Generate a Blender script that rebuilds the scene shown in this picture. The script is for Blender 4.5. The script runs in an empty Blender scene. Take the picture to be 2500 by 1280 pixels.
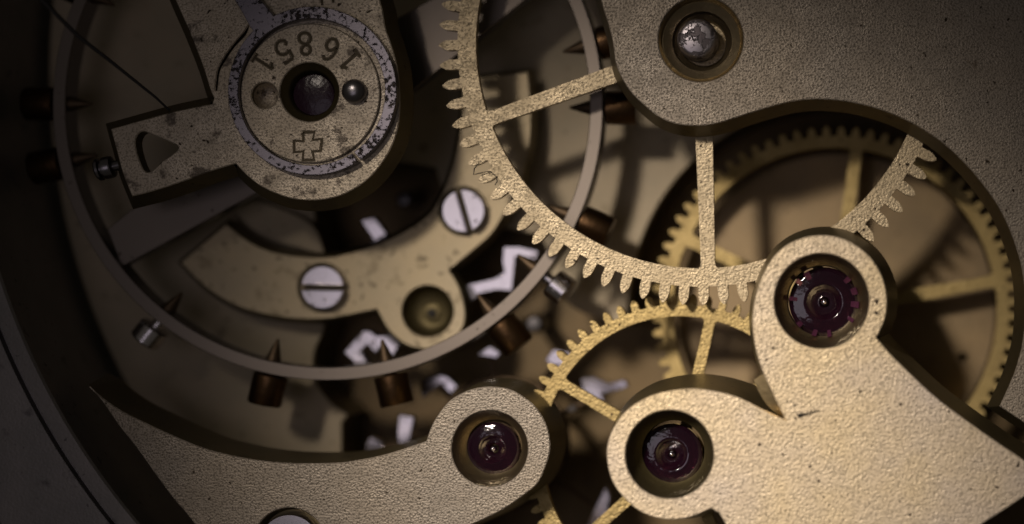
import bpy, bmesh, math, random
from mathutils import Vector, Matrix
from mathutils.geometry import tessellate_polygon
random.seed(7)
# ------------------------------------------------------------------ units
# everything is laid out in "pix": 1 pix = 12 micrometres, a pocket watch movement
S = 1.2e-5
NX, NY, D = 2100.0, 720.0, 4500.0          # foot of the camera axis and its height over z = 0
scene = bpy.context.scene
C = scene.collection

def W(x, y, z=0.0):
    return Vector(((x-1250.0)*S, (640.0-y)*S, z*S))
def K(z):                                   # how much larger a thing is when it lies deeper
    return (D-z)/D
def P(x, y, z):                             # photo position of a thing lying at height z -> plan position
    k = K(z)
    return (NX+(x-NX)*k, NY+(y-NY)*k)

# ------------------------------------------------------------------ camera
cam_d = bpy.data.cameras.new('camera'); cam = bpy.data.objects.new('camera', cam_d); C.objects.link(cam)
cam.location = W(NX, NY, D)
cam.rotation_euler = (0, 0, 0)
cam_d.sensor_width = 36; cam_d.lens = 36*D/2500
cam_d.shift_x = (1250-NX)/2500; cam_d.shift_y = (NY-640)/2500
cam_d.clip_start = 200*S; cam_d.clip_end = 40000*S
cam_d.dof.use_dof = True
cam_d.dof.focus_distance = (D+15)*S
cam_d.dof.aperture_fstop = (cam_d.lens*0.001)/(250*S)
scene.camera = cam
# ------------------------------------------------------------------ world and lamps
world = bpy.data.worlds.new('World'); scene.world = world; world.use_nodes = True
bg = world.node_tree.nodes['Background']
bg.inputs[0].default_value = (0.90, 0.79, 0.66, 1); bg.inputs[1].default_value = 0.038

def aim(o, x, y, z):
    d = W(x, y, z)-o.location
    o.rotation_euler = d.to_track_quat('-Z', 'Y').to_euler()
def lamp_area(name, loc, target, sx, sy, power, col, spread=180):
    l = bpy.data.lights.new(name, 'AREA'); l.shape = 'RECTANGLE'; l.size = sx*S; l.size_y = sy*S
    l.energy = power*S*S; l.color = col; l.spread = math.radians(spread)
    o = bpy.data.objects.new(name, l); C.objects.link(o); o.location = W(*loc); aim(o, *target); return o
def lamp_spot(name, loc, target, power, col, deg, blend, rad):
    l = bpy.data.lights.new(name, 'SPOT'); l.energy = power*S*S; l.color = col
    l.spot_size = math.radians(deg); l.spot_blend = blend; l.shadow_soft_size = rad*S
    o = bpy.data.objects.new(name, l); C.objects.link(o); o.location = W(*loc); aim(o, *target); return o
# soft window-like lamp high on the upper left: the polished steel mirrors it
lamp_area('softbox', (250, 900, 4500), (1100, 760, 0), 1700, 1700, 7.0e6, (1.0, 0.89, 1.0))
# warm lamp low on the left, its pool of light centred on the lower right bridges
lamp_spot('desk_lamp', (-528, -1785, 6005), (1630, 1130, 0), 2.1e9, (1.0, 0.87, 0.74), 18.6, 1.0, 400)

scene.view_settings.view_transform = 'Standard'; scene.view_settings.look = 'None'
scene.view_settings.exposure = 0.0; scene.view_settings.gamma = 1.0
scene.view_settings.use_curve_mapping = False
scene.render.engine = 'CYCLES'

# ------------------------------------------------------------------ materials
def mat(name, build):
    m = bpy.data.materials.new(name); m.use_nodes = True
    nt = m.node_tree; b = nt.nodes['Principled BSDF']
    geo = nt.nodes.new('ShaderNodeNewGeometry')
    sc = nt.nodes.new('ShaderNodeVectorMath'); sc.operation = 'SCALE'; sc.inputs['Scale'].default_value = 1/S
    nt.links.new(geo.outputs['Position'], sc.inputs[0])
    build(nt, b, sc.outputs[0]); return m
def noise(nt, v, scale, detail=2.0, rough=0.5, dist=0.0):
    n = nt.nodes.new('ShaderNodeTexNoise'); n.inputs['Scale'].default_value = scale
    n.inputs['Detail'].default_value = detail; n.inputs['Roughness'].default_value = rough
    n.inputs['Distortion'].default_value = dist
    nt.links.new(v, n.inputs['Vector']); return n.outputs['Fac']
def ramp(nt, f, stops):
    r = nt.nodes.new('ShaderNodeValToRGB'); e = r.color_ramp.elements
    while len(e) < len(stops): e.new(0.5)
    for q, (p, c) in zip(e, stops):
        q.position = p; q.color = (c[0], c[1], c[2], 1) if isinstance(c, (tuple, list)) else (c, c, c, 1)
    nt.links.new(f, r.inputs[0]); return r.outputs[0]
def mix(nt, f, a, b, mode='MIX'):
    m = nt.nodes.new('ShaderNodeMix'); m.data_type = 'RGBA'; m.blend_type = mode
    for s, v in ((m.inputs[0], f), (m.inputs[6], a), (m.inputs[7], b)):
        if isinstance(v, (int, float)): s.default_value = v
        elif isinstance(v, (tuple, list)): s.default_value = (v[0], v[1], v[2], 1)
        else: nt.links.new(v, s)
    return m.outputs[2]
def math_(nt, op, a, b=0.0):
    m = nt.nodes.new('ShaderNodeMath'); m.operation = op
    for s, v in ((m.inputs[0], a), (m.inputs[1], b)):
        if isinstance(v, (int, float)): s.default_value = v
        else: nt.links.new(v, s)
    return m.outputs[0]
def bump(nt, b, h, dist, strength=1.0):
    n = nt.nodes.new('ShaderNodeBump'); n.inputs['Strength'].default_value = strength
    n.inputs['Distance'].default_value = dist*S
    nt.links.new(h, n.inputs['Height']); nt.links.new(n.outputs[0], b.inputs['Normal'])
def grainy(col1, col2, stain, grain, depth, rough, metal, stain_lo=0.66, low_dark=0.7):
    def f(nt, b, v):
        g = noise(nt, v, grain, 0.8, 0.5, 0.1)
        g = ramp(nt, g, [(0.22, 0.0), (0.46, 0.72), (0.75, 1.0)])
        big = noise(nt, v, 0.0035, 3, 0.55)
        c = ramp(nt, big, [(0.35, col1), (0.68, col2)])
        fine = noise(nt, v, 0.02, 3, 0.6)
        c = mix(nt, low_dark, c, ramp(nt, g, [(0.18, 0.30), (0.72, 1.0)]), 'MULTIPLY')  # darkens the low spots of the grain
        st = ramp(nt, noise(nt, v, 0.021, 4, 0.6), [(stain_lo, 0.0), (stain_lo+0.09, 1.0)])
        c = mix(nt, st, c, stain)
        pit = ramp(nt, noise(nt, v, 0.06, 1, 0.5), [(0.725, 0.0), (0.77, 1.0)])
        c = mix(nt, pit, c, (0.05, 0.035, 0.02))
        nt.links.new(c, b.inputs['Base Color'])
        b.inputs['Metallic'].default_value = metal
        r = ramp(nt, fine, [(0.3, rough+0.12), (0.7, rough-0.08)])
        nt.links.new(r, b.inputs['Roughness'])
        bump(nt, b, g, depth)
    return f
M = {}
M['frost'] = mat('frosted_gilt_plate', grainy((0.355, 0.31, 0.255), (0.39, 0.332, 0.26), (0.23, 0.183, 0.136), 0.20, 2.1, 0.55, 0.5, 0.66, 0.34))
M['frost_warm_lit'] = mat('frosted_warm_gilt_lit', grainy((0.70, 0.60, 0.49), (0.79, 0.645, 0.415), (0.54, 0.42, 0.295), 0.195, 2.0, 0.52, 0.5, 0.70, 0.2))  # warmer gilt, its extra lightness stands in for the pool of light
M['frost_cock'] = mat('frosted_worn_gilt', grainy((0.52, 0.455, 0.37), (0.58, 0.50, 0.385), (0.17, 0.14, 0.11), 0.20, 1.6, 0.56, 0.55, 0.58, 0.36))
M['wheel'] = mat('grained_gilt_wheel', grainy((0.50, 0.413, 0.275), (0.545, 0.443, 0.283), (0.30, 0.225, 0.125), 0.20, 1.3, 0.48, 0.6, 0.70, 0.2))
M['gold'] = mat('yellow_brass_wheel', grainy((0.44, 0.335, 0.15), (0.50, 0.38, 0.165), (0.30, 0.22, 0.095), 0.17, 1.2, 0.52, 0.85, 0.72, 0.15))
def dull(col1, col2, dark, rough, metal, lo=0.62):
    def f(nt, b, v):
        n1 = noise(nt, v, 0.006, 4, 0.6)
        c = ramp(nt, n1, [(0.35, col1), (0.65, col2)])
        st = ramp(nt, noise(nt, v, 0.018, 4, 0.6), [(lo, 0.0), (lo+0.12, 0.8)])
        c = mix(nt, st, c, dark)
        c = mix(nt, ramp(nt, noise(nt, v, 0.05, 2, 0.5), [(lo+0.07, 0.0), (lo+0.12, 0.7)]), c, (dark[0]*0.5, dark[1]*0.5, dark[2]*0.5))
        nt.links.new(c, b.inputs['Base Color'])
        b.inputs['Metallic'].default_value = metal; b.inputs['Roughness'].default_value = rough
        bump(nt, b, noise(nt, v, 0.16, 2, 0.5), 0.35)
    return f
M['plate'] = mat('dull_brass_plate', dull((0.43, 0.365, 0.255), (0.50, 0.41, 0.28), (0.26, 0.21, 0.13), 0.6, 0.15))
M['bridge'] = mat('satin_brass_bridge', dull((0.46, 0.385, 0.26), (0.52, 0.425, 0.27), (0.24, 0.19, 0.11), 0.5, 0.5, 0.57))
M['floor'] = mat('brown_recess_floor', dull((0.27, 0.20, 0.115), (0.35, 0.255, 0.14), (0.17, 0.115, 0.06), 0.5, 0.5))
M['deep'] = mat('shaded_deep_floor', dull((0.13, 0.092, 0.045), (0.19, 0.13, 0.062), (0.07, 0.048, 0.025), 0.5, 0.5))  # floor brown darkened: the shade of the recess is in the colour
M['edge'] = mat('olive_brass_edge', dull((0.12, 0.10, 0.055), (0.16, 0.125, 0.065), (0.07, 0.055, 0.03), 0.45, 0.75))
M['case'] = mat('grey_case_metal', dull((0.20, 0.19, 0.18), (0.25, 0.23, 0.22), (0.10, 0.09, 0.09), 0.45, 0.8))
def steel(col, rough, pit_lo, pitcol, scale=0.05):
    def f(nt, b, v):
        n1 = noise(nt, v, scale, 5, 0.68)
        big = noise(nt, v, 0.012, 2, 0.5)
        p = ramp(nt, math_(nt, 'ADD', math_(nt, 'MULTIPLY', n1, 0.75), math_(nt, 'MULTIPLY', big, 0.25)), [(pit_lo, 0.0), (pit_lo+0.06, 1.0)])
        c = mix(nt, p, col, pitcol)
        nt.links.new(c, b.inputs['Base Color']); b.inputs['Metallic'].default_value = 1.0
        nt.links.new(ramp(nt, p, [(0, rough), (1, 0.6)]), b.inputs['Roughness'])
        bump(nt, b, math_(nt, 'SUBTRACT', 1.0, p), 1.5)
    return f
M['steel'] = mat('polished_steel', steel((0.70, 0.665, 0.69), 0.2, 0.60, (0.22, 0.18, 0.17)))
M['steel_worn'] = mat('pitted_regulator_steel', steel((0.18, 0.168, 0.195), 0.42, 0.535, (0.05, 0.042, 0.04), 0.085))
M['steel_rim'] = mat('brushed_balance_steel', steel((0.20, 0.172, 0.148), 0.45, 0.64, (0.22, 0.17, 0.13)))
M['steel_dull'] = mat('mottled_dull_steel', steel((0.42, 0.39, 0.42), 0.42, 0.50, (0.16, 0.14, 0.15), 0.04))
M['steel_dark'] = mat('dark_steel', steel((0.20, 0.19, 0.20), 0.3, 0.62, (0.08, 0.07, 0.06)))
def plain(col, rough, metal, coat=0.0):
    def f(nt, b, v):
        c = mix(nt, ramp(nt, noise(nt, v, 0.03, 3, 0.6), [(0.35, 0.7), (0.65, 1.0)]), (col[0]*0.6, col[1]*0.6, col[2]*0.6), col)
        nt.links.new(c, b.inputs['Base Color']); b.inputs['Metallic'].default_value = metal
        b.inputs['Roughness'].default_value = rough; b.inputs['Coat Weight'].default_value = coat
        bump(nt, b, noise(nt, v, 0.07, 2, 0.5), 0.8)
    return f
M['bronze'] = mat('brown_bronze_screw', plain((0.125, 0.072, 0.036), 0.36, 1.0))
M['point'] = mat('dark_bronze_point', plain((0.09, 0.06, 0.035), 0.5, 0.8))
M['brass_polish'] = mat('polished_brass_sink', plain((0.30, 0.24, 0.145), 0.42, 1.0))
M['brass_glint'] = mat('brass_notch_glint', plain((0.80, 0.62, 0.34), 0.38, 1.0))  # light tone for the glint added on the notch wall
M['bezel'] = mat('tarnished_brass_bezel', plain((0.13, 0.105, 0.05), 0.5, 0.85))
M['cap_ruby'] = mat('dull_dark_ruby', plain((0.022, 0.008, 0.018), 0.22, 0.0, 0.0))
M['cap_ruby'].node_tree.nodes['Principled BSDF'].inputs['Specular IOR Level'].default_value = 0.25
M['ruby'] = mat('purple_ruby', plain((0.085, 0.020, 0.062), 0.07, 0.0, 0.0))
M['ruby_glint'] = mat('pink_ruby_glint', plain((0.16, 0.045, 0.10), 0.25, 0.6, 0.3))  # tone of the light glints added round the jewel
_b = M['ruby'].node_tree.nodes['Principled BSDF']; _b.inputs['Transmission Weight'].default_value = 0.9; _b.inputs['IOR'].default_value = 1.76
M['patina_shade'] = mat('dark_patina_shade', plain((0.085, 0.066, 0.036), 0.7, 0.3))  # patina tone, also laid into grooves and screw slots as painted shade
M['fibre'] = mat('dark_fibre', plain((0.02, 0.017, 0.014), 0.7, 0.0))

# ------------------------------------------------------------------ mesh helpers
def link(name, me, material, parent=None, loc=None):
    o = bpy.data.objects.new(name, me); C.objects.link(o)
    if material is not None and not me.materials: me.materials.append(material)
    if parent is not None:
        o.parent = parent; o.matrix_parent_inverse = Matrix.Identity(4)
    return o
def tag(o, label, cat, group=None, kind=None):
    if label: o['label'] = label
    if cat: o['category'] = cat
    if group: o['group'] = group
    if kind: o['kind'] = kind
    return o
def thing(name, x, y, z, label, cat, group=None):
    o = bpy.data.objects.new(name, None); C.objects.link(o)
    o.empty_display_size = 50*S; o.location = W(x, y, z)
    tag(o, label, cat, group); return o
class MB:
    """vertices in pix (plan x, plan y down, z up); built relative to an origin"""
    def __init__(s): s.v = []; s.f = []; s.m = []
    def add(s, vs, fs, mi=0):
        o = len(s.v); s.v += vs; s.f += [tuple(i+o for i in f) for f in fs]; s.m += [mi]*len(fs)
    def build(s, name, mats, parent=None, origin=None, sharp=38):
        if not isinstance(mats, (list, tuple)): mats = [mats]
        if origin is None:
            ow = parent.matrix_world.translation.copy() if parent is not None else Vector((0, 0, 0))
            if parent is not None:
                ow = world_loc(parent)
        else: ow = W(*origin)
        me = bpy.data.meshes.new(name)
        me.from_pydata([tuple(W(*p)-ow) for p in s.v], [], s.f)
        for m in mats: me.materials.append(m)
        me.polygons.foreach_set('material_index', s.m)
        me.validate()
        bm = bmesh.new(); bm.from_mesh(me); bmesh.ops.recalc_face_normals(bm, faces=bm.faces); bm.to_mesh(me); bm.free()
        me.polygons.foreach_set('use_smooth', [True]*len(me.polygons))
        me.set_sharp_from_angle(angle=math.radians(sharp))
        o = link(name, me, None, parent)
        if parent is None: o.location = ow
        return o
def world_loc(o):
    v = Vector((0, 0, 0))
    while o is not None: v = v+o.location; o = o.parent
    return v

def smooth(pts, n=7, closed=True):
    """Catmull-Rom through traced points; a third value of 1 marks a sharp corner"""
    q = [(p[0], p[1], len(p) > 2) for p in pts]
    if closed:
        k = next((i for i, p in enumerate(q) if p[2]), 0)
        any_c = any(p[2] for p in q)
        q = q[k:]+q[:k]+[q[k]] if any_c else q
    out = []
    N = len(q)
    def get(i):
        if closed and not any_c: return q[i % N]
        return q[max(0, min(N-1, i))]
    segs = N if (closed and not any_c) else N-1
    for i in range(segs):
        p1, p2 = get(i), get(i+1)
        p0 = p1 if p1[2] else get(i-1)
        p3 = p2 if p2[2] else get(i+2)
        d = math.hypot(p2[0]-p1[0], p2[1]-p1[1])
        m = 1 if (p1[2] and p2[2]) else max(2, min(n, int(d/6)))
        for j in range(m):
            t = j/m; t2 = t*t; t3 = t2*t
            out.append(tuple(0.5*((2*p1[a])+(-p0[a]+p2[a])*t+(2*p0[a]-5*p1[a]+4*p2[a]-p3[a])*t2+(-p0[a]+3*p1[a]-3*p2[a]+p3[a])*t3) for a in (0, 1)))
    if not closed or any_c:
        if not closed: out.append((q[-1][0], q[-1][1]))
    return out
def circle(cx, cy, r, n=64, ph=0.0):
    return [(cx+r*math.cos(2*math.pi*i/n+ph), cy+r*math.sin(2*math.pi*i/n+ph)) for i in range(n)]
def area(l):
    return 0.5*sum(l[i][0]*l[(i+1) % len(l)][1]-l[(i+1) % len(l)][0]*l[i][1] for i in range(len(l)))
def offset(l, d):
    """outward offset (for a positively wound loop)"""
    n = len(l); s = 1 if area(l) > 0 else -1; out = []
    for i in range(n):
        a, b, c = l[i-1], l[i], l[(i+1) % n]
        e1 = Vector((b[0]-a[0], b[1]-a[1])); e2 = Vector((c[0]-b[0], c[1]-b[1]))
        if e1.length < 1e-6: e1 = e2
        if e2.length < 1e-6: e2 = e1
        e1 = e1.normalized(); e2 = e2.normalized()
        n1 = Vector((e1.y, -e1.x)); n2 = Vector((e2.y, -e2.x)); nn = n1+n2
        if nn.length < 1e-4: nn = n1.copy()
        nn = nn.normalized(); cosv = max(0.45, nn.dot(n1))
        out.append((b[0]+s*d*nn.x/cosv, b[1]+s*d*nn.y/cosv))
    return out
def slab(mb, outline, holes, zt, thick, flare=0.0, bev=2.5, mi_top=0, mi_side=1, hole_flare=0.0, bias=(0, 0), photo=True):
    """plate: plan outline traced at its top, micro-bevelled edge, walls that may lean out"""
    if photo:
        outline = [P(p[0], p[1], zt) for p in outline]; holes = [[P(p[0], p[1], zt) for p in h] for h in holes]
    zb = zt-thick
    loops = [outline]+holes
    tops, mids, bots = [], [], []
    for k, l in enumerate(loops):
        sg = -1 if k == 0 else 1
        tops.append(offset(l, sg*bev*0.8) if bev else l); mids.append(l)
        o = offset(l, flare if k == 0 else -hole_flare)
        bots.append([(a+bias[0], b+bias[1]) for a, b in o])
    tri = tessellate_polygon([[Vector((a, b, 0)) for a, b in l] for l in tops])
    nv = sum(len(l) for l in loops)
    vs = [(a, b, zt) for l in tops for a, b in l]
    mb.add(vs, [tuple(t) for t in tri], mi_top)
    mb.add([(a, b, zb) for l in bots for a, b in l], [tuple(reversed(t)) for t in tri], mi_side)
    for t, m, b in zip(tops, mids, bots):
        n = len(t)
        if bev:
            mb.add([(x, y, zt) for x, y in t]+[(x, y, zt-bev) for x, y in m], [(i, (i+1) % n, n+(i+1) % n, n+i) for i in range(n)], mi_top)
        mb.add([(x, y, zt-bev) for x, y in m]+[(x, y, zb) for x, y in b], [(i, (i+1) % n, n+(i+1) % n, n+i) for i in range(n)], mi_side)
    return mb
def lathe(mb, cx, cy, prof, n=56, mi=0, cap=True):
    """prof: (radius, z) from the outside in; closed with a fan at the last point when its radius is 0"""
    for (r0, z0), (r1, z1) in zip(prof, prof[1:]):
        a = [(cx+r0*math.cos(2*math.pi*i/n), cy+r0*math.sin(2*math.pi*i/n), z0) for i in range(n)]
        if r1 <= 1e-6:
            mb.add(a+[(cx, cy, z1)], [(i, (i+1) % n, n) for i in range(n)], mi)
        else:
            b = [(cx+r1*math.cos(2*math.pi*i/n), cy+r1*math.sin(2*math.pi*i/n), z1) for i in range(n)]
            mb.add(a+b, [(i, (i+1) % n, n+(i+1) % n, n+i) for i in range(n)], mi)
    return mb
def weld(o, d=0.02):
    bm = bmesh.new(); bm.from_mesh(o.data); bmesh.ops.remove_doubles(bm, verts=bm.verts, dist=d*S)
    bmesh.ops.recalc_face_normals(bm, faces=bm.faces); bm.to_mesh(o.data); bm.free()
    o.data.polygons.foreach_set('use_smooth', [True]*len(o.data.polygons))
    o.data.set_sharp_from_angle(angle=math.radians(38)); return o
def tube(mb, pts, rad, n=6, mi=0, taper=None):
    pts = [Vector(p) for p in pts]; rings = []
    for i, p in enumerate(pts):
        t = (pts[min(i+1, len(pts)-1)]-pts[max(i-1, 0)]).normalized()
        u = t.cross(Vector((0, 0, 1)))
        if u.length < 1e-4: u = t.cross(Vector((0, 1, 0)))
        u.normalize(); w = t.cross(u).normalized()
        r = rad if taper is None else rad*taper(i/(len(pts)-1))
        rings.append([tuple(p+u*r*math.cos(2*math.pi*k/n)+w*r*math.sin(2*math.pi*k/n)) for k in range(n)])
    vs = [v for r in rings for v in r]
    fs = [(i*n+k, i*n+(k+1) % n, (i+1)*n+(k+1) % n, (i+1)*n+k) for i in range(len(rings)-1) for k in range(n)]
    fs += [tuple(range(n)), tuple(range((len(rings)-1)*n, len(rings)*n))]
    mb.add(vs, fs, mi)
def ribbon(mb, pts, w, z, mi=0):
    l, r = [], []
    for i, p in enumerate(pts):
        a = pts[max(i-1, 0)]; b = pts[min(i+1, len(pts)-1)]
        d = Vector((b[0]-a[0], b[1]-a[1])).normalized()
        l.append((p[0]-d.y*w/2, p[1]+d.x*w/2, z)); r.append((p[0]+d.y*w/2, p[1]-d.x*w/2, z))
    n = len(pts); mb.add(l+r, [(i, i+1, n+i+1, n+i) for i in range(n-1)], mi)

# ================================================================== SETTING: main plate and the case round it
def circ3(a, b, c):
    ax, ay = a; bx, by = b; cx, cy = c
    d = 2*(ax*(by-cy)+bx*(cy-ay)+cx*(ay-by))
    ux = ((ax*ax+ay*ay)*(by-cy)+(bx*bx+by*by)*(cy-ay)+(cx*cx+cy*cy)*(ay-by))/d
    uy = ((ax*ax+ay*ay)*(cx-bx)+(bx*bx+by*by)*(ax-cx)+(cx*cx+cy*cy)*(bx-ax))/d
    return ux, uy, math.hypot(ax-ux, ay-uy)
ZC = 40
ccx, ccy, cr = circ3(P(0, 670, ZC), P(125, 965, ZC), P(340, 1280, ZC))
ZP = -400                                    # top of the main plate
recess = [(765, 470, 1), (772, 560), (795, 625), (800, 700), (790, 800), (767, 860), (768, 925), (800, 976), (849, 1014, 1), (834, 1030, 1), (834, 1120, 1), (834, 1390, 1),
          (2800, 1390, 1), (2800, 757, 1)]
tcx, tcy = 2038, 757
for a in range(0, 176, 5):                   # round pocket of the big brass wheel, counter-clockwise over the top
    recess.append((tcx+502*math.cos(math.radians(-a)), tcy+502*math.sin(math.radians(-a))))
recess += [(1530, 795, 1), (1455, 775), (1395, 748), (1350, 690), (1335, 610), (1315, 572, 1), (1200, 552, 1), (1120, 540), (1082, 470), (1064, 410, 1), (900, 380, 1)]
main = thing('main_plate', 1250, 640, -640, 'dull tan brass main plate lying under all the wheels and bridges', 'plate'); main['kind'] = 'structure'
mb = MB()
ol = [(ccx+(cr-8)*math.cos(math.radians(a)), ccy+(cr-8)*math.sin(math.radians(a))) for a in range(60, 301, 3)]
ol += [(3300, ol[-1][1]-10), (3300, ol[0][1]+10)]
rec_w = [P(x, y, ZP) for x, y in smooth(recess)]
slab(mb, ol, [rec_w, circle(*P(205, 868, ZP), 36), ], ZP, 215, 0, 4, 0, 1, photo=False)
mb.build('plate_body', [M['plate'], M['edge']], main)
mb = MB(); slab(mb, smooth([(566, 510, 1), (628, 494), (690, 512), (748, 540), (776, 570), (793, 622, 1), (730, 606), (670, 588), (615, 560)]), [], ZP+40, 39, 4, 3)
mb.build('raised_step', [M['plate'], M['edge']], main)
mb = MB()
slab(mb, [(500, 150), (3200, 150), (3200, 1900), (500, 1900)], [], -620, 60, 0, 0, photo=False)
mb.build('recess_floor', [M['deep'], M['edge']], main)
ZF = -445
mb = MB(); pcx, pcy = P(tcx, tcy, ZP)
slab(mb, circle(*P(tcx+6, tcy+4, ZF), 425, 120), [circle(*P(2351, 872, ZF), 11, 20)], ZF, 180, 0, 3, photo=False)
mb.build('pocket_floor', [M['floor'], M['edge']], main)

mb = MB()
lathe(mb, ccx, ccy, [(cr+14, ZC-520), (cr, ZC-6), (cr+5, ZC), (cr+40, ZC), (cr+43, ZC-14), (cr+50, ZC-14), (cr+53, ZC+4), (cr+260, ZC+10), (cr+268, ZC+2), (cr+276, ZC+2), (cr+284, ZC+12), (cr+900, ZC+20), (cr+900, ZC-520), (cr+14, ZC-520)], 260)
o = weld(mb.build('case_rim', [M['case']], None, (ccx, ccy+cr, ZC-520)))
tag(o, 'curved dark grey case rim with a fine groove, along the lower left', 'case')

# ================================================================== gear wheels
def gear(name, cx, cy, zt, thick, r_in, r_root, r_tip, n, ph, spokes, sp_ph, w0, w1, m, label, group, tw, hub, arbor=None):
    k = K(zt); X, Y = P(cx, cy, zt); r_in *= k; r_root *= k; r_tip *= k; tw *= k
    root = thing(name, X, Y, zt-thick, label, 'gear wheel', group)
    half = math.asin(tw/2/r_root)
    # rim: its outer edge has a vertex at either foot of each tooth
    out = []; inn = []
    for i in range(n):
        a = ph+2*math.pi*i/n; g = 2*math.pi/n-2*half
        out += [a-half, a+half, a+half+g*0.33, a+half+g*0.67]
    mb = MB(); N_ = len(out); zb = zt-thick
    def pt(r, a, z): return (X+r*math.cos(a), Y+r*math.sin(a), z)
    vs = []
    for z in (zt, zb):
        vs += [pt(r_root, a, z) for a in out]+[pt(r_in, a, z) for a in out]
    fs = []
    for i in range(N_):
        j = (i+1) % N_
        fs += [(i, j, N_+j, N_+i), (2*N_+i, 3*N_+i, 3*N_+j, 2*N_+j), (i, 2*N_+i, 2*N_+j, j), (N_+i, N_+j, 3*N_+j, 3*N_+i)]
    mb.add(vs, fs)
    rim = mb.build('rim', [m], root)
    # one tooth, shared
    L = r_tip-r_root; x0 = r_root*math.cos(half)
    prof = [(x0, -tw/2), (x0+L*0.50, -tw*0.49), (x0+L*0.68, -tw*0.42), (x0+L*0.84, -tw*0.28), (x0+L*0.96, -tw*0.12), (x0+L, 0),
            (x0+L*0.96, tw*0.12), (x0+L*0.84, tw*0.28), (x0+L*0.68, tw*0.42), (x0+L*0.50, tw*0.49), (x0, tw/2)]
    me = bpy.data.meshes.new('tooth'); q = len(prof)
    v = [(a*S, b*S, thick*S) for a, b in prof]+[(a*S, b*S, 0) for a, b in prof]
    f = [tuple(range(q)), tuple(reversed(range(q, 2*q)))]+[(i, q+i, q+i+1, i+1) for i in range(q-1)]
    me.from_pydata(v, [], f); me.materials.append(m)
    rnd = random.Random(n)
    for i in range(n):
        t = bpy.data.objects.new('tooth', me); C.objects.link(t); t.parent = rim
        t.rotation_euler = (0, 0, -(ph+2*math.pi*i/n))
    # spokes: 1 pix under the rim top so that no faces coincide; they widen where they meet the rim
    for s in range(spokes):
        a = sp_ph+2*math.pi*s/spokes; ca, sa = math.cos(a), math.sin(a); mb = MB()
        R0, R1 = hub*0.8*k, r_in+6
        f_ = 7*k; w0k, w1k = w0*k/2, w1*k/2
        oln = [(R0, -w0k), (r_in-f_*2.2, -w1k), (r_in-f_*0.9, -w1k-f_*0.22), (r_in-f_*0.25, -w1k-f_*0.7), (r_in+5, -w1k-f_*1.7), (R1+8, -w1k), (R1+8, w1k), (r_in+5, w1k+f_*1.7),
               (r_in-f_*0.25, w1k+f_*0.7), (r_in-f_*0.9, w1k+f_*0.22), (r_in-f_*2.2, w1k), (R0, w0k)]
        slab(mb, [(X+p*ca-t*sa, Y+p*sa+t*ca) for p, t in oln], [], zt-0.8, thick-1.6, 0, 0, 0, 0, photo=False)
        mb.build('spoke', [m], root)
    mb = MB(); lathe(mb, X, Y, [(hub*k, zb-4), (hub*k, zt+1), (hub*k-3, zt+4), (0, zt+4)], 48); mb.build('hub', [m], root)
    if arbor:
        mb = MB(); lathe(mb, X, Y, arbor, 40); weld(mb.build('arbor', [M['steel']], root))
    return root
TAU = 2*math.pi
center_wheel = gear('gear_wheel', 1712, 105, -72, 24, 550.5, 595, 641, 80, math.radians(89.5), 5, math.radians(88.3), 46, 34, M['wheel'],
     'large sharp gilt gear wheel with long pointed teeth, top centre', 'gear wheels of the train', 25, 95)
third_wheel = gear('gear_wheel', tcx, tcy, -330, 40, 397, 425, 449, 76, math.radians(2), 5, math.radians(-82.4), 34, 28, M['gold'],
     'blurred large brass gear wheel lying deep on the right', 'gear wheels of the train', 19, 70)
fourth_wheel = gear('gear_wheel', 1660, 1108, -125, 24, 336, 364, 391, 65, math.radians(-107.2), 5, math.radians(-77.3), 30, 25, M['gold'],
     'smaller bright golden gear wheel half hidden under the lower right bridge', 'gear wheels of the train', 18, 60)

# ================================================================== balance wheel
ZB = -165
kb = K(ZB); bx, by = P(800, 257, ZB)
bal = thing('balance_wheel', bx, by, ZB-70, 'big thin-rimmed balance wheel studded with screws, left half of the picture', 'balance wheel')
mb = MB()
slab(mb, circle(bx, by, 672*kb, 200), [circle(bx, by, 640*kb, 200)], ZB, 72, 0, 2.5, 0, 1, photo=False)
mb.build('rim', [M['steel_rim'], M['steel_dark']], bal)
mb = MB()
nx_, ny_ = 0.474*105, 0.88*105
arm = [(262, 560, 1), (297, 652, 1), (800+nx_, 257+ny_, 1), (1338, -46, 1), (1303, -138, 1), (800-nx_, 257-ny_, 1)]
slab(mb, arm and [(a[0], a[1]) for a in arm], [], ZB-22, 40, 0, 2.5, 0, 1)
mb.build('arm', [M['steel_rim'], M['steel_dark']], bal)
mb = MB(); lathe(mb, bx, by, [(30, ZB-380), (30, ZB-70), (70, ZB-66), (70, ZB+20), (26, ZB+24), (26, ZB+110), (0, ZB+112)], 32); mb.build('staff', [M['steel']], bal)
def radial(name, ang, prof, m, parent, zc, n=20):
    """turned piece whose axis points away from the wheel's centre; prof = (radius, distance)"""
    mb = MB(); a = math.radians(ang); ca, sa = math.cos(a), math.sin(a); rings = []
    for r, d in prof:
        rings.append([(bx+d*ca-r*math.cos(TAU*i/n)*sa, by+d*sa+r*math.cos(TAU*i/n)*ca, zc+r*math.sin(TAU*i/n)) for i in range(n)])
    vs = [v for g in rings for v in g]
    fs = [(i*n+k, i*n+(k+1) % n, (i+1)*n+(k+1) % n, (i+1)*n+k) for i in range(len(rings)-1) for k in range(n)]+[tuple(range(n)), tuple(range((len(rings)-1)*n, len(rings)*n))]
    mb.add(vs, fs); return mb.build(name, [m], parent)
zs = ZB-36
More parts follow.
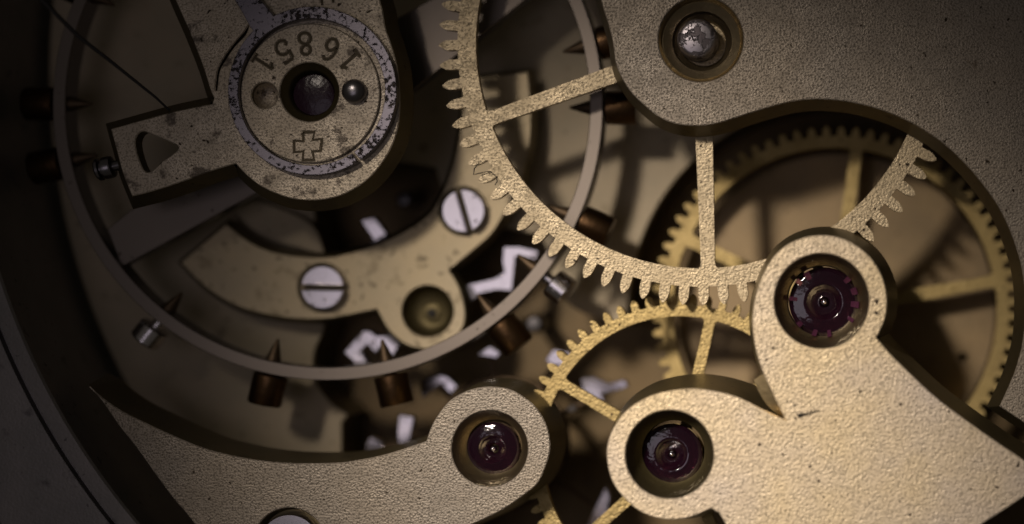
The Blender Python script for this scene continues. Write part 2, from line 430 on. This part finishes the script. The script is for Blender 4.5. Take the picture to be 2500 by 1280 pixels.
for ang, kind in ((102.8, 'b'), (77.6, 'b'), (52.0, 'b'), (24.6, 'b'), (0.3, 'b'), (-13.2, 'b'), (180.5, 'b'), (168.2, 'b'), (128.6, 's'), (38.5, 's'), (-38, 'b'), (-60, 'b'), (205, 'b'), (230, 'b')):
    R = 672*kb
    if kind == 'b':
        h = radial('timing_screw', ang, [(16, R-8), (16, R+3), (40, R+4), (43, R+7), (43, R+78), (40, R+82), (12, R+82)], M['bronze'], bal, zs)
    else:
        h = radial('timing_screw', ang, [(15, R-8), (15, R+20), (36, R+22), (40, R+26), (40, R+66), (36, R+70), (10, R+70)], M['steel'], bal, zs)
    radial('screw_point', ang, [(19, 640*kb+4), (19, 640*kb-4), (3, 640*kb-56)], M['point'], h, zs+8, 14)

# ================================================================== bridges
def sink(parent, cx, cy, zt, r, prof_set, m=None):
    X, Y = P(cx, cy, zt); mb = MB(); lathe(mb, X, Y, prof_set, 72); return weld(mb.build('jewel_sink', [m or M['brass_polish']], parent))
# --- upper right bridge
ZT = 20
tr_ol = [(1467, 0), (1482, 50), (1495, 100), (1502, 150), (1515, 185), (1540, 225), (1570, 255), (1604, 283), (1640, 300), (1680, 307), (1725, 306), (1767, 297), (1820, 280), (1875, 263), (1930, 249),
         (1985, 243), (2050, 246), (2105, 256), (2160, 272), (2210, 293), (2260, 321), (2310, 357), (2360, 405), (2400, 452), (2435, 502), (2462, 555), (2482, 610), (2496, 665), (2503, 740), (2498, 825), (2482, 893), (2462, 945),
         (2440, 992, 1), (2500, 1032), (2560, 1068, 1), (3000, 1330, 1), (3200, 1330, 1), (3200, -700, 1), (1300, -700, 1), (1400, -250, 1)]
trb = thing('bridge', 2100, 0, ZT-80, 'large frosted plate bridge filling the upper right corner, with one sunk hole', 'bridge')
mb = MB(); hx, hy = 1711, 96
slab(mb, smooth(tr_ol), [circle(hx, hy, 104, 90)], ZT, 82, 20, 3, 0, 1)
mb.build('plate', [M['frost'], M['edge']], trb)
X, Y = P(hx, hy, ZT)
k = K(ZT)
mb = MB(); lathe(mb, X, Y, [(104.5, ZT-3), (103, ZT-14), (98, ZT-24), (94, ZT-22), (73, ZT-34), (70, ZT-60), (58, ZT-70), (50, ZT-110)], 80)
weld(mb.build('bushing', [M['brass_polish']], trb))
mb = MB(); ax, ay = P(1700, 92, ZT)
lathe(mb, ax, ay, [(50, ZT-130), (50, ZT-30), (47, ZT-18), (41, ZT-10), (36, ZT-8), (0, ZT-7)], 48)
ab = weld(mb.build('arbor', [M['steel_dull']], center_wheel))
ab['label'] = 'round steel arbor end showing in the sunk hole'
# --- lower left bridge
ZL = 0
bl_ol = [(215, 940, 1), (255, 975), (300, 1005), (350, 1030), (425, 1065), (500, 1095), (575, 1114), (650, 1126), (725, 1131), (819, 1130), (875, 1123), (950, 1107), (1040, 1077, 1), (1058, 1031), (1091, 985), (1124, 962), (1157, 949),
         (1196, 944), (1239, 949), (1272, 965), (1305, 991), (1331, 1031), (1342, 1070), (1342, 1103), (1331, 1142), (1311, 1182), (1272, 1214), (1223, 1247), (1154, 1280), (1060, 1320, 1), (900, 1500, 1), (640, 1500, 1),
         (475, 1280), (425, 1220), (380, 1160), (330, 1090), (290, 1040), (252, 985)]
blb = thing('bridge', 700, 1100, ZL-170, 'frosted plate bridge at lower left ending in a round boss with a purple jewel', 'bridge')
sx_, sy_ = 706, 1328
mb = MB(); slab(mb, smooth(bl_ol), [circle(1195.5, 1095.6, 93, 80), circle(sx_, sy_, 88, 80)], ZL, 170, 13, 3, 0, 1)
mb.build('plate', [M['frost'], M['edge']], blb)
X, Y = P(1195.5, 1095.6, ZL)
sink(blb, 1195.5, 1095.6, ZL, 93, [(93.5, ZL-3), (92, ZL-16), (84, ZL-40), (73, ZL-54), (68, ZL-58), (66, ZL-80)])
def jewel(parent, cx, cy, z, R, hole, glints=0, pivot=8):
    X, Y = P(cx, cy, z); mb = MB()
    prof = [(R, z-24), (R, z-4)]
    for i in range(9):
        t = i/8; r = R-(R-hole*3.2)*t
        prof.append((r, z-4+10*math.sin(math.pi*min(1, t*0.9+0.1))))
    prof = [(R, z-24), (R, z-5)]+[(R-(R-hole*2.4)*t, z-5+5*math.sin(math.pi*t*0.62)) for t in [i/14 for i in range(1, 15)]]
    prof += [(hole*1.9, z+0.5), (hole*1.5, z-4), (hole*1.2, z-9), (hole, z-18), (hole*0.9, z-40)]
    prof = [(R, z-24), (R, z-5), (R*0.97, z-2.5), (R*0.86, z-0.5), (R*0.72, z+1.2), (R*0.60, z+2.6), (R*0.53, z+3.4), (R*0.50, z+2.2), (R*0.44, z-3), (R*0.34, z-9), (R*0.24, z-13), (hole*1.2, z-16), (hole, z-20), (hole*0.9, z-40)]
    lathe(mb, X, Y, prof, 64); j = weld(mb.build('jewel', [M['ruby']], parent))
    mb = MB(); lathe(mb, X, Y, [(pivot, z-45), (pivot, z-9), (pivot*0.8, z-4), (pivot*0.45, z-1), (0, z)], 20)
    weld(mb.build('pivot', [M['steel']], j))
    mb = MB(); lathe(mb, X, Y, [(R*0.99, z-30), (R*0.5, z-42), (hole*2, z-44), (0, z-44)], 40); weld(mb.build('jewel_seat', [M['bezel']], j))
    if glints:
        for i in range(glints):
            if random.random() < 0.3: continue
            a = TAU*(i+random.uniform(0.1, 0.6))/glints; w = TAU/glints*random.uniform(0.14, 0.3); ri = random.uniform(0.76, 0.86)
            p = [(X+r*math.cos(q), Y+r*math.sin(q)) for r, q in ((R*ri, a-w), (R*1.0, a-w*0.9), (R*1.0, a+w*0.9), (R*ri, a+w*0.8))]
            mb = MB(); zz = [z+2, z+16, z+16, z+2]
            mb.add([(x_, y_, h_) for (x_, y_), h_ in zip(p, zz)]+[(x_, y_, z-8) for x_, y_ in p], [(0, 1, 2, 3), (4, 5, 6, 7), (0, 1, 5, 4), (1, 2, 6, 5), (2, 3, 7, 6), (3, 0, 4, 7)])
            mb.build('glint', [M['ruby_glint']], j)  # added pink block standing in for light reflected through the ruby
    return j
jewel(blb, 1202, 1097, ZL-58, 67, 12, pivot=7)
mb = MB(); lathe(mb, *P(sx_, sy_, ZL), [(88.5, ZL-3), (86, ZL-22), (80, ZL-40), (0, ZL-40)], 64); weld(mb.build('screw_recess', [M['edge']], blb))
# --- lower right bridge
ZR = 105
br_ol = [(2006, 574), (2050, 580), (2092, 600), (2128, 632), (2153, 674), (2165, 722), (2162, 775), (2140, 825, 1), (2172, 862), (2210, 900), (2285, 970), (2360, 1027), (2435, 1080), (2500, 1124), (2552, 1166, 1), (2500, 1213), (2398, 1280), (2250, 1372), (2000, 1520, 1), (1900, 1520, 1),
         (1771, 1280), (1749, 1250), (1735, 1242, 1), (1695, 1260), (1662, 1268), (1613, 1267), (1564, 1250), (1525, 1218), (1498, 1182), (1484, 1139), (1482, 1090), (1498, 1044), (1531, 1001), (1580, 970), (1630, 955), (1679, 949), (1712, 950), (1761, 958),
         (1810, 973), (1859, 998), (1917, 1025, 1), (1890, 970), (1865, 915), (1846, 860), (1837, 800), (1838, 760), (1846, 718), (1862, 672), (1888, 628), (1921, 598), (1962, 580)]
brb = thing('bridge', 2000, 1080, ZR-190, 'bright frosted golden bridge at lower right with two round bosses and a narrow notch', 'bridge')
mb = MB(); slab(mb, smooth(br_ol), [circle(2006, 735, 116, 90), circle(1634.6, 1110, 108, 90)], ZR, 190, 24, 3.5, 0, 1, bias=(5, -3))
mb.build('plate', [M['frost_warm_lit'], M['edge']], brb)
mb = MB()                                     # bright facet added along the right side of the notch to catch the lamp
fa = smooth([(1864, 913), (1876, 944), (1892, 975), (1914, 1021)], 5, False); fb = smooth([(1839, 928), (1853, 960), (1876, 994), (1911, 1022)], 5, False)
n_ = min(len(fa), len(fb))
mb.add([(*P(x, y, ZR), ZR-4.5) for x, y in fa[:n_]]+[(*P(x, y, ZR), ZR-15) for x, y in fb[:n_]]+[(*P(x, y, ZR), ZR-60) for x, y in fb[:n_]], [(i, i+1, n_+i+1, n_+i) for i in range(n_-1)]+[(n_+i, n_+i+1, 2*n_+i+1, 2*n_+i) for i in range(n_-1)])
mb.build('notch_glint', [M['brass_glint']], brb)
sink(brb, 2006, 735, ZR, 116, [(116.5, ZR-3), (114, ZR-20), (106, ZR-46), (94, ZR-66), (86, ZR-72), (84, ZR-100)])
jewel(brb, 2012, 738, ZR-78, 85, 11, 14, 8)
sink(brb, 1634.6, 1110, ZR, 108, [(108.5, ZR-3), (106, ZR-24), (98, ZR-56), (84, ZR-82), (76, ZR-88), (74, ZR-120)], M['bezel'])
jewel(brb, 1639, 1110, ZR-92, 75, 10, 0, 7)
# --- pallet bridge, deep under the balance
ZQ = -290
pb_ol = [(552, 548, 1), (600, 585), (650, 610), (720, 625), (800, 628), (875, 612), (950, 585), (1035, 535), (1075, 482), (1105, 405), (1122, 330), (1130, 260), (1128, 196, 1), (1170, 190), (1230, 183), (1288, 176, 1),
         (1296, 260), (1293, 350), (1272, 440), (1240, 505), (1200, 570), (1150, 615), (1096, 660, 1), (1120, 700), (1135, 760), (1127, 805), (1092, 840), (1045, 852), (1000, 845), (972, 828), (945, 800), (920, 755, 1), (875, 764), (800, 778),
         (720, 778), (650, 768), (575, 746), (500, 700), (441, 641, 1)]
pbr = thing('bridge', 900, 700, ZQ-130, 'curved satin brass bridge deep inside the balance wheel, held by two screws', 'bridge')
mb = MB(); slab(mb, smooth(pb_ol), [circle(1044, 760, 63, 56)], ZQ, 44, 13, 3, 0, 1, bias=(-5, 0))
mb.build('plate', [M['bridge'], M['edge']], pbr)
X, Y = P(1044, 760, ZQ); k = K(ZQ)
mb = MB(); lathe(mb, X, Y, [(67.5, ZQ-3), (64, ZQ-22), (52, ZQ-36), (40, ZQ-44), (22, ZQ-46), (20, ZQ-60), (0, ZQ-60)], 48); weld(mb.build('jewel_sink', [M['bezel']], pbr))
mb = MB(); lathe(mb, *P(1047, 765, ZQ), [(24, ZQ-60), (24, ZQ-36), (18, ZQ-34), (7, ZQ-35), (6, ZQ-32), (0, ZQ-31)], 28); weld(mb.build('pivot_ring', [M['bezel']], pbr))
mb = MB(); lathe(mb, *P(1047, 765, ZQ), [(12, ZQ-40), (12, ZQ-31), (9, ZQ-29), (0, ZQ-28.5)], 24); weld(mb.build('pivot', [M['fibre']], pbr))

def slotted_screw(cx, cy, z, r, ang, slot_w, label, group, length=60):
    X, Y = P(cx, cy, z); r *= K(z)
    t = thing('slotted_screw', X, Y, z-length, label, 'screw', group)
    a = math.radians(ang); ca, sa = math.cos(a), math.sin(a)
    for s in (-1, 1):
        h = math.asin(slot_w/2/r); mb = MB()
        pts = [(r*math.cos(h+(math.pi-2*h)*i/26), s*r*math.sin(h+(math.pi-2*h)*i/26)) for i in range(27)]
        slab(mb, [(X+p*ca-q*sa, Y+p*sa+q*ca) for p, q in pts], [], z, 22, 1, 4, 0, 0, photo=False)
        mb.build('head_half', [M['steel']], t)
    mb = MB(); lathe(mb, X, Y, [(r*0.98, z-length), (r*0.98, z-21.5), (0, z-21)], 48); mb.build('shank', [M['patina_shade']], t)  # dark shank colour paints the shade in the slot
    return t
slotted_screw(787, 702, ZQ+32, 53, 1, 13, 'polished screw with level slot on the curved bridge, left of the pair', 'screws of the curved bridge')
slotted_screw(1131, 515, ZQ+32, 53, 74, 13, 'polished screw with upright slot on the curved bridge, by the gear teeth', 'screws of the curved bridge')
slotted_screw(sx_, sy_+2, ZL-10, 75, 20, 15, 'polished screw sunk in the lower left bridge, cut off by the bottom edge', None, 34)
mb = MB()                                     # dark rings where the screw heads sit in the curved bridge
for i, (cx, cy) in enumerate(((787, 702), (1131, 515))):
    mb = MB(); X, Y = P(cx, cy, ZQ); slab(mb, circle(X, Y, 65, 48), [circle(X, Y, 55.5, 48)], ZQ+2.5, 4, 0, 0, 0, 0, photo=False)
    mb.build('screw_seat', [M['patina_shade']], pbr)

# ================================================================== escapement
ZV = -345
lev = thing('pallet_lever', *P(1044, 765, ZV), ZV-30, 'polished steel pallet lever, its hooked ends showing beside the curved bridge', 'lever')
rh = [(1229, 602), (1268, 602), (1314, 613), (1308, 635), (1268, 625), (1258, 628), (1255, 661), (1250, 711), (1213, 708), (1162, 719), (1141, 695), (1176, 687), (1207, 680), (1231, 664), (1226, 640)]
lh = [(887, 807), (907, 810), (917, 820), (940, 820), (972, 847), (955, 875), (927, 847), (917, 862), (897, 840), (880, 857), (897, 887), (867, 887), (840, 860)]
rollr = [(880, 538), (914, 531), (945, 572), (916, 591)]
for nm, pl in (('pallet', rh), ('pallet', lh), ('fork', rollr)):
    mb = MB(); slab(mb, [(a, b) for a, b in pl], [], ZV, 34, 0, 3, 0, 1); mb.build(nm, [M['steel'], M['steel_dark']], lev)
mb = MB(); slab(mb, [(905, 590), (940, 575), (1060, 740), (1150, 690), (1170, 720), (1060, 800), (960, 850), (940, 822), (1020, 770)], [], ZV-6, 26, 0, 2, 0, 1)
mb.build('lever_arm', [M['steel_dark'], M['steel_dark']], lev)

ZE = -365
esc = thing('escape_wheel', *P(1222, 1085, ZE), ZE-30, 'polished steel escape wheel under the round boss, only its club teeth showing', 'escape wheel')
ex, ey = P(1222, 1085, ZE)
mb = MB(); slab(mb, circle(ex, ey, 180, 64), [circle(ex, ey, 150, 64)], ZE-8, 24, 0, 2, 0, 0, photo=False); mb.build('rim', [M['point']], esc)
teeth = [
 [(1416, 924), (1447, 919), (1486, 936), (1525, 927), (1534, 944), (1501, 957), (1467, 961), (1479, 991), (1484, 1014), (1459, 1001), (1439, 972), (1419, 971), (1422, 946)],
 [(1478, 1188), (1489, 1213), (1483, 1241), (1491, 1262), (1462, 1290), (1431, 1288), (1451, 1241)],
 [(1332, 880), (1350, 853), (1392, 862), (1385, 892), (1350, 893)],
 [(1165, 866), (1196, 845), (1222, 862), (1212, 874)],
 [(1025, 930), (1075, 916), (1092, 920), (1118, 943), (1100, 962), (1077, 937), (1032, 972), (1025, 950)],
 [(974, 1013), (1011, 1018), (1000, 1072), (976, 1100), (970, 1060)],
 [(893, 1084), (905, 1066), (932, 1080), (940, 1110), (895, 1120)],
 [(1378, 1003), (1392, 988), (1410, 990), (1402, 1006)]]
for t in teeth:
    mb = MB(); slab(mb, t, [], ZE, 26, 0, 3, 0, 1); o = mb.build('club_tooth', [M['steel'], M['steel_dark']], esc)
    cx = sum(p[0] for p in t)/len(t); cy = sum(p[1] for p in t)/len(t)
    d = Vector((cx-1222, cy-1085)); L = d.length; d.normalize(); n_ = Vector((-d.y, d.x))
    mb = MB(); w = 7
    slab(mb, [(1222+d.x*165+n_.x*w, 1085+d.y*165+n_.y*w), (cx+n_.x*w*.6, cy+n_.y*w*.6), (cx-n_.x*w*.6, cy-n_.y*w*.6), (1222+d.x*165-n_.x*w, 1085+d.y*165-n_.y*w)], [], ZE-9, 14, 0, 1, 0, 0)
    mb.build('tooth_arm', [M['point']], esc)
mb = MB(); lathe(mb, *P(1303, 791, -440), [(24, -560), (24, -450), (16, -441), (0, -440)], 28)
o = weld(mb.build('banking_pin', [M['steel_dark']], None, (*P(1303, 791, -440), -560)))
tag(o, 'small dark steel pin with a bright top outside the balance rim', 'pin')
mb = MB(); lathe(mb, *P(985, 487, -470), [(22, -600), (22, -482), (14, -472), (0, -471)], 28)
o = weld(mb.build('safety_roller_pin', [M['steel_dark']], None, (*P(985, 487, -470), -600)))
tag(o, 'faint dark steel pin in the shadow under the balance cock', 'pin')

# ================================================================== balance cock, regulator and cap
ZK = 10
cock = thing('balance_cock', 760, 240, ZK-150, 'worn frosted balance cock with a side arm pierced by a triangular hole', 'balance cock')
ck_ol = [(400, -70, 1), (428, 0), (463, 80), (494, 159), (512, 216), (522, 240, 1), (517, 254, 1), (461, 265), (400, 279), (270, 315, 1), (285, 370), (300, 425), (322, 480, 1), (380, 465), (450, 442), (515, 418), (575, 400, 1),
         (604, 430), (640, 457), (688, 478), (724, 487), (772, 489), (820, 481), (856, 466), (892, 443), (923, 411), (950, 370), (968, 325), (976, 275), (976, 220), (970, 165), (957, 115), (941, 68), (934, 25), (927, 0), (905, -90, 1)]
tri = [(350, 321), (362, 325), (422, 350), (436, 361), (420, 378), (395, 395), (370, 418), (352, 417), (336, 380), (330, 346), (338, 326)]
slot = [(528, 221), (526, 214), (531, 173), (545, 144), (569, 109), (595, 79), (607, 62), (599, 85), (573, 113), (549, 148), (535, 176), (530, 215)]
mb = MB(); slab(mb, smooth(ck_ol), [smooth(tri), smooth(slot), circle(757, 228, 150, 80)], ZK, 60, 25, 3, 0, 1, bias=(-6, -1))
mb.build('body', [M['frost_cock'], M['edge']], cock)
for (x0, y0, x1, y1) in ((785, -8, 787, 13), (812, -8, 814, 7)):      # index marks
    mb = MB(); ribbon(mb, [P(x0, y0, ZK), P(x1, y1, ZK)], 6, ZK+0.8); mb.build('index_mark', [M['patina_shade']], cock)
# dark wall of the triangular hole comes from its depth; stud screw in the arm's end
def bar(name, p0, p1, prof, m, parent, z, n=18):
    """turned piece lying in the plane from p0 towards p1; prof = (radius, distance)"""
    d = Vector((p1[0]-p0[0], p1[1]-p0[1])).normalized(); mb = MB(); rings = []
    for r, t in prof:
        rings.append([(p0[0]+d.x*t-d.y*r*math.cos(TAU*i/n), p0[1]+d.y*t+d.x*r*math.cos(TAU*i/n), z+r*math.sin(TAU*i/n)) for i in range(n)])
    vs = [v for g in rings for v in g]
    mb.add(vs, [(i*n+k, i*n+(k+1) % n, (i+1)*n+(k+1) % n, (i+1)*n+k) for i in range(len(rings)-1) for k in range(n)]+[tuple(range(n)), tuple(range((len(rings)-1)*n, len(rings)*n))])
    return mb.build(name, [m], parent)
ss = thing('stud_screw', *P(262, 408, -40), -70, 'tiny dark screw sticking out of the balance cock side arm', 'screw')
p0, p1 = P(312, 398, -40), P(236, 416, -40)
bar('shank', p0, p1, [(13, 0), (13, 36)], M['steel_dark'], ss, -40)
bar('head', p0, p1, [(14, 36), (26, 38), (28, 42), (28, 58), (20, 60), (20, 66), (28, 68), (28, 74), (24, 78), (4, 78)], M['steel_dark'], ss, -40)

# regulator: split steel ring with a tail running off the top
ZG = 36
reg = thing('regulator', *P(761, 223, ZG), ZG-30, 'pitted lilac steel regulator ring with a tail running up out of view', 'regulator')
def arc(cx, cy, r, a0, a1, n): return [(cx+r*math.cos(math.radians(a0+(a1-a0)*i/n)), cy+r*math.sin(math.radians(a0+(a1-a0)*i/n))) for i in range(n+1)]
# tail joins the ring on the upper left (angles in image sense, y down)
outer = arc(762, 222, 206, 55.0, 55.0-172.5, 90)+[(665, 35), (648, 14), (634, -2), (615, -60), (556, -60), (572, 0), (587, 23), (609, 64)]+arc(762, 222, 206, 225.5, 57.2, 90)
inner = arc(760.5, 224.5, 179, 57.2, 415.0, 150)
mb = MB(); slab(mb, outer+inner, [], ZG, 26, 1, 2.0, 0, 1); mb.build('ring', [M['steel_worn'], M['steel_dark']], reg)

# cap (end piece) with stamped figures, jewel, pin
ZD = 20
dcx, dcy = 757, 228
GL = {
 '1': [[(0.30, 0.0), (0.30, 1.0)], [(0.30, 1.0), (0.20, 0.86), (0.06, 0.78)], [(0.06, 0.0), (0.54, 0.0)]],
 '5': [[(0.12, 0.97), (0.62, 1.0)], [(0.14, 0.97), (0.11, 0.55)], [(0.11, 0.55), (0.26, 0.64), (0.44, 0.62), (0.58, 0.48), (0.60, 0.28), (0.48, 0.07), (0.28, 0.0), (0.10, 0.08), (0.06, 0.22), (0.16, 0.30)]],
 '8': [[(0.30, 0.53), (0.14, 0.64), (0.11, 0.80), (0.20, 0.95), (0.34, 0.99), (0.48, 0.92), (0.52, 0.77), (0.44, 0.63), (0.30, 0.53)], [(0.30, 0.53), (0.12, 0.42), (0.05, 0.24), (0.14, 0.06), (0.31, 0.0), (0.50, 0.06), (0.58, 0.24), (0.50, 0.43), (0.30, 0.53)]],
 '6': [[(0.50, 0.86), (0.40, 0.98), (0.26, 0.96), (0.12, 0.78), (0.06, 0.48), (0.10, 0.18), (0.28, 0.0), (0.48, 0.06), (0.57, 0.26), (0.52, 0.46), (0.36, 0.56), (0.18, 0.46), (0.11, 0.30)]]}
figs = [('1', 851, 147), ('6', 806, 121), ('8', 745, 107), ('5', 694, 125), ('1', 643, 156)]
cxs = [(752, 357, 1.0)]
strokes = []                                  # one list of polylines per stamped figure, in plan positions
for ch, fx, fy in figs:
    u = Vector((dcx-fx, dcy-fy)).normalized(); r = Vector((-u.y, u.x)); Hh = 54; grp = []
    for pl in GL[ch]:
        q = [(fx+u.x*(b-0.5)*Hh+r.x*(a-0.32)*Hh, fy+u.y*(b-0.5)*Hh+r.y*(a-0.32)*Hh) for a, b in pl]
        grp.append([P(x, y, ZD) for x, y in (smooth(q, 4, False) if len(q) > 2 else q)])
    strokes.append(('stamped_figure', grp))
a, b = 13, 34
cross = [(-a, -b), (a+3, -b), (a-2, -a-2), (b, -a-4), (b-3, a-1), (a-2, a), (a+2, b), (-a, b), (-a+2, a), (-b, a+2), (-b, -a), (-a+2, -a+1), (-a, -b)]
strokes.append(('stamped_cross', [[P(752+x, 357+y, ZD) for x, y in cross]]))
capt = thing('cap_plate', *P(dcx, dcy, ZD), ZD-36, 'round gilt cap stamped with upside-down figures and a small cross', 'cap')
# disc with stamped grooves cut into it
mb = MB(); slab(mb, circle(dcx, dcy, 170, 120), [circle(646, 233, 32, 40), circle(755.5, 225, 72, 64)], ZD, 40, 0, 3, 0, 1)
body = mb.build('disc', [M['frost_cock'], M['edge']], capt)
def carve(o, cutters):
    try:
        for o2 in [o]:
            m0 = o2.data; m0.transform(Matrix.Scale(1/S, 4))
        bm = bmesh.new(); bm.from_mesh(o.data); bmesh.ops.remove_doubles(bm, verts=bm.verts, dist=0.01)
        bmesh.ops.recalc_face_normals(bm, faces=bm.faces); bm.to_mesh(o.data); bm.free()
        ol_ = world_loc(o)/S; tmp = []
        for cmb in cutters:
            me = bpy.data.meshes.new('cut'); me.from_pydata([tuple(W(*p)/S-ol_) for p in cmb.v], [], cmb.f)
            bm = bmesh.new(); bm.from_mesh(me); bmesh.ops.remove_doubles(bm, verts=bm.verts, dist=0.001)
            bmesh.ops.recalc_face_normals(bm, faces=bm.faces); bm.to_mesh(me); bm.free()
            co = bpy.data.objects.new('cut', me); C.objects.link(co); co.parent = o.parent
            tmp.append(co); md = o.modifiers.new('b', 'BOOLEAN'); md.operation = 'DIFFERENCE'; md.solver = 'EXACT'; md.use_self = True; md.object = co
        bpy.context.view_layer.update()
        me2 = bpy.data.meshes.new_from_object(o.evaluated_get(bpy.context.evaluated_depsgraph_get()))
        o.modifiers.clear()
        good = len(me2.polygons) > 50
        if good: o.data = me2
        for co in tmp: bpy.data.objects.remove(co)
        o.data.transform(Matrix.Scale(S, 4))
        print('CARVE', good, len(o.data.polygons))
    except Exception as e:
        print('CARVE failed', e)
cut = []
for nm, grp in strokes:
    for pl in grp:
        c = MB()
        closed_loop = (Vector(pl[0])-Vector(pl[-1])).length < 1e-3
        if closed_loop: pl = pl[:-1]+[(pl[0][0]*0.98+pl[-2][0]*0.02, pl[0][1]*0.98+pl[-2][1]*0.02)]
        tube(c, [(x, y, ZD+1.0) for x, y in pl], 5.6, 6); cut.append(c)
carve(body, cut)
body.data.polygons.foreach_set('use_smooth', [False]*len(body.data.polygons))
for nm, grp in strokes:
    mb = MB()
    for i, pl in enumerate(grp): ribbon(mb, pl, 5.5, ZD-3.2-0.15*i)
    mb.build(nm, [M['patina_shade']], capt)  # dark ribbons paint shade along the groove floors
X, Y = P(755.5, 225, ZD)
mb = MB(); lathe(mb, X, Y, [(72.4, ZD-2), (71, ZD-6), (58, ZD-16), (53, ZD-24), (50, ZD-40)], 64); weld(mb.build('bezel', [M['bezel']], capt))
mb = MB(); lathe(mb, *P(761, 230, ZD), [(52, ZD-40), (52, ZD-22), (49, ZD-17), (36, ZD-14.5), (18, ZD-13.4), (0, ZD-13)], 56); weld(mb.build('jewel', [M['cap_ruby']], capt))
mb = MB(); lathe(mb, *P(646, 233, ZD), [(32.6, ZD-3), (31, ZD-34), (22, ZD-46), (10, ZD-50), (0, ZD-51)], 40); weld(mb.build('pit', [M['frost_cock']], capt))
mb = MB(); lathe(mb, *P(867, 224, ZD), [(30, ZD-10), (30, ZD+10), (27, ZD+19), (20, ZD+26), (10, ZD+29), (0, ZD+30)], 36)
o = weld(mb.build('dowel_pin', [M['steel_dark']], None, (*P(867, 224, ZD), ZD-10))); tag(o, 'domed dark steel pin head right of the jewel on the stamped cap', 'pin')

# ================================================================== dust and hairs
def strand(name, pts, rad, label, z_of=None, n=6, taper=None):
    mb = MB(); tube(mb, [(*P(x, y, z), z) for x, y, z in pts], rad, n, 0, taper)
    o = mb.build(name, [M['fibre']], None, (*P(*pts[-1]), pts[-1][2])); tag(o, label, 'fibre'); return o
strand('hair', [(40, -60, 150), (110, 8, 120), (190, 88, 95), (260, 142, 60), (330, 198, 30), (380, 238, 10), (414, 270, -15)], 4.2, 'long thin dark hair crossing the balance rim at upper left', taper=lambda t: 1.5-0.9*t)
strand('lint', [(1947, 1015, ZR+6), (1954, 1013, ZR+6), (1968, 1010, ZR+5), (1985, 1006, ZR+5), (2001, 1002, ZR+4)], 1.4, 'short dark lint fibre lying beside the notch of the golden bridge', taper=lambda t: 2.4 if t < 0.3 else 0.8)
strand('lint', [(1170, 398, -66), (1158, 412, -60), (1156, 427, -58), (1168, 424, -60), (1196, 418, -66), (1212, 432, -68), (1214, 444, -68), (1208, 452, -68)], 1.3, 'fine curled fibre caught on the teeth of the large gear wheel')
